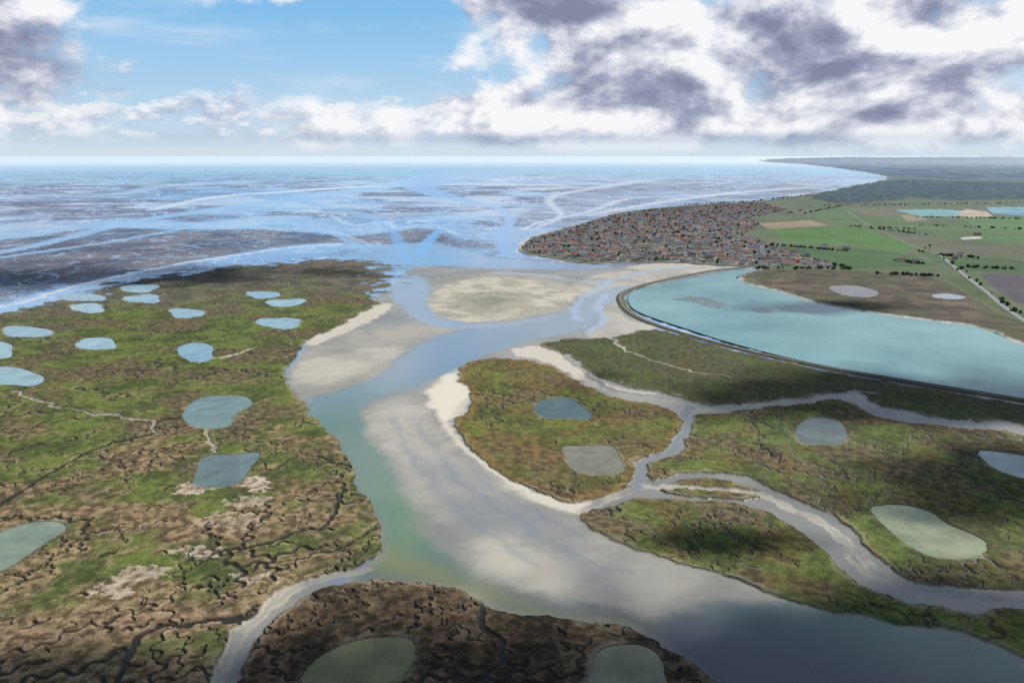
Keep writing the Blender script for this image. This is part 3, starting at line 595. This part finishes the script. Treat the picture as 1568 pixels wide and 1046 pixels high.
# ---------------------------------------------------------------- world
w=bpy.data.worlds.new('World'); bpy.context.scene.world=w; w.use_nodes=True; nt=w.node_tree; nt.nodes.clear(); L=nt.links
def M_(op,a,b_=None,cl=False): return mth(nt,op,a,b_,cl)
out=nt.nodes.new('ShaderNodeOutputWorld'); sky=nt.nodes.new('ShaderNodeTexSky'); sky.sky_type='NISHITA'; sky.sun_disc=False; sky.sun_elevation=SEL; sky.sun_rotation=SAZ; sky.altitude=300; sky.dust_density=1.0; sky.ozone_density=2.0
bg1=nt.nodes.new('ShaderNodeBackground'); L.new(sky.outputs[0],bg1.inputs[0]); bg1.inputs[1].default_value=.06
tc=nt.nodes.new('ShaderNodeTexCoord'); sx=nt.nodes.new('ShaderNodeSeparateXYZ'); L.new(tc.outputs['Generated'],sx.inputs[0])
azn=M_('ARCTAN2',sx.outputs[0],sx.outputs[1]); el=sx.outputs[2]
def sstep(x,a,b_):
    n=nt.nodes.new('ShaderNodeMapRange'); n.interpolation_type='SMOOTHSTEP'; L.new(x,n.inputs[0]); n.inputs[1].default_value=a; n.inputs[2].default_value=b_; n.inputs[3].default_value=0; n.inputs[4].default_value=1; return n.outputs[0]
def sc3(off_,s,zs=2.0):
    m=nt.nodes.new('ShaderNodeMapping'); L.new(tc.outputs['Generated'],m.inputs[0]); m.inputs['Location'].default_value=(off_[0]*s,off_[1]*s,off_[2]*s*zs); m.inputs['Scale'].default_value=(s,s,s*zs); return m.outputs[0]
def nz(vec,det=6,rg=.55,dist=.0):
    n=noise(nt,1.0,det,rg); n.inputs['Distortion'].default_value=dist; L.new(vec,n.inputs['Vector']); return n.outputs[0]
def gauss(px,py,sx_,sy_,amp):
    a0=math.atan((px-784)/1253); e0=(238-py)/1250; kx=1253/sx_*.85; ky=1250/sy_
    dx=M_('MULTIPLY',M_('SUBTRACT',azn,a0),kx); dy=M_('MULTIPLY',M_('SUBTRACT',el,e0),ky)
    return M_('MULTIPLY',M_('EXPONENT',M_('MULTIPLY',M_('ADD',M_('MULTIPLY',dx,dx),M_('MULTIPLY',dy,dy)),-1)),amp)
def add(l):
    s=l[0]
    for x in l[1:]: s=M_('ADD',s,x)
    return s
bias=add([gauss(20,110,170,70,.27),gauss(100,10,170,30,.18),gauss(1280,90,430,120,.27),gauss(860,30,150,60,.16),gauss(650,165,170,24,.08),gauss(430,110,210,60,-.24),gauss(640,40,90,50,-.06),gauss(480,8,130,16,.30),gauss(1200,200,450,30,.14),gauss(1000,150,300,35,.08)])
nb=nz(sc3((0,0,0),6,1.8),9,.56,.15); nbs=nz(sc3((.012,0,.020),6,1.8),7,.56,.15)
dens=M_('ADD',nb,bias); cov=M_('MULTIPLY',sstep(dens,.52,.64),M_('SUBTRACT',1,M_('MULTIPLY',sstep(el,.25,.45),.85)))
shade=M_('MULTIPLY',M_('SUBTRACT',nb,nbs),5.5)
dark=add([gauss(50,140,160,50,.8),gauss(850,45,130,55,.5),gauss(1150,70,170,45,.4),gauss(1050,160,380,26,.4),gauss(1450,205,300,40,.5),gauss(1400,120,120,30,.15),gauss(800,212,400,10,.35)])
nd=nz(sc3((3,1,2),7,2.4),4)
dk_=M_('MULTIPLY',dark,M_('ADD',.45,M_('MULTIPLY',nd,1.0)))
thick=M_('MULTIPLY',sstep(dens,.62,.95),.2)
br=M_('ADD',M_('SUBTRACT',M_('SUBTRACT',.88,thick),M_('MULTIPLY',dk_,.62)),shade,True)
ns=nz(sc3((5,2,0),17,2.4),8,.62); nss=nz(sc3((5.005,2,.008),17,2.4),6,.62)
env=M_('MULTIPLY',sstep(el,.010,.03),M_('SUBTRACT',1,sstep(el,.05,.085)))
cov2=M_('MULTIPLY',sstep(M_('ADD',ns,M_('MULTIPLY',env,.13)),.54,.66),M_('MULTIPLY',env,.85))
br2=M_('ADD',.66,M_('MULTIPLY',M_('SUBTRACT',ns,nss),4.5),True)
def ramp(f,stops):
    r=nt.nodes.new('ShaderNodeValToRGB'); L.new(f,r.inputs[0]); els=r.color_ramp.elements
    while len(els)<len(stops): els.new(.5)
    for e_,(p,col) in zip(els,stops): e_.position=p; e_.color=(*map(float,c(*col)),1)
    return r.outputs[0]
st=[(0,(132,138,164)),(.35,(160,166,190)),(.7,(212,215,227)),(1,(248,248,250))]
c1=ramp(br,st); c2=ramp(br2,[(0,(160,174,204)),(.6,(206,214,230)),(1,(246,246,248))])
def bgn(col,s=1.0):
    n=nt.nodes.new('ShaderNodeBackground'); n.inputs[1].default_value=s
    if hasattr(col,'default_value'): L.new(col,n.inputs[0])
    else: n.inputs[0].default_value=(*map(float,col),1)
    return n.outputs[0]
def mixs(f,a,b_):
    n=nt.nodes.new('ShaderNodeMixShader'); L.new(f,n.inputs[0]); L.new(a,n.inputs[1]); L.new(b_,n.inputs[2]); return n.outputs[0]
s=mixs(M_('MULTIPLY',M_('SUBTRACT',1,sstep(el,.18,.45)),.92),bg1.outputs[0],bgn(ramp(el,[(0,(208,226,238)),(.05,(186,218,243)),(.16,(134,194,240)),(.3,(110,170,228))])))
cir=nz(sc3((8,3,1),3.0,5.0),5,.6,.4)
s=mixs(M_('MULTIPLY',sstep(cir,.46,.72),.6),s,bgn(c(226,234,244)))
s=mixs(cov2,s,bgn(c2)); s=mixs(cov,s,bgn(c1))
s=mixs(gauss(900,215,600,9,.5),s,bgn(c(162,182,210)))
hz_=M_('SUBTRACT',1,sstep(el,-.001,.022)); s=mixs(M_('MULTIPLY',hz_,.92),s,bgn(c(208,224,236)))
L.new(s,out.inputs[0])
cd=bpy.data.cameras.new('camera'); cd.lens=28; cd.sensor_width=36; cd.clip_start=1; cd.clip_end=600000; co_=link(bpy.data.objects.new('camera',cd)); co_.location=(0,0,H); co_.rotation_euler=(PI/2-PITCH,0,0)
sc=bpy.context.scene; sc.camera=co_; sc.view_settings.view_transform='Standard'; sc.view_settings.look='None'; sc.view_settings.exposure=0
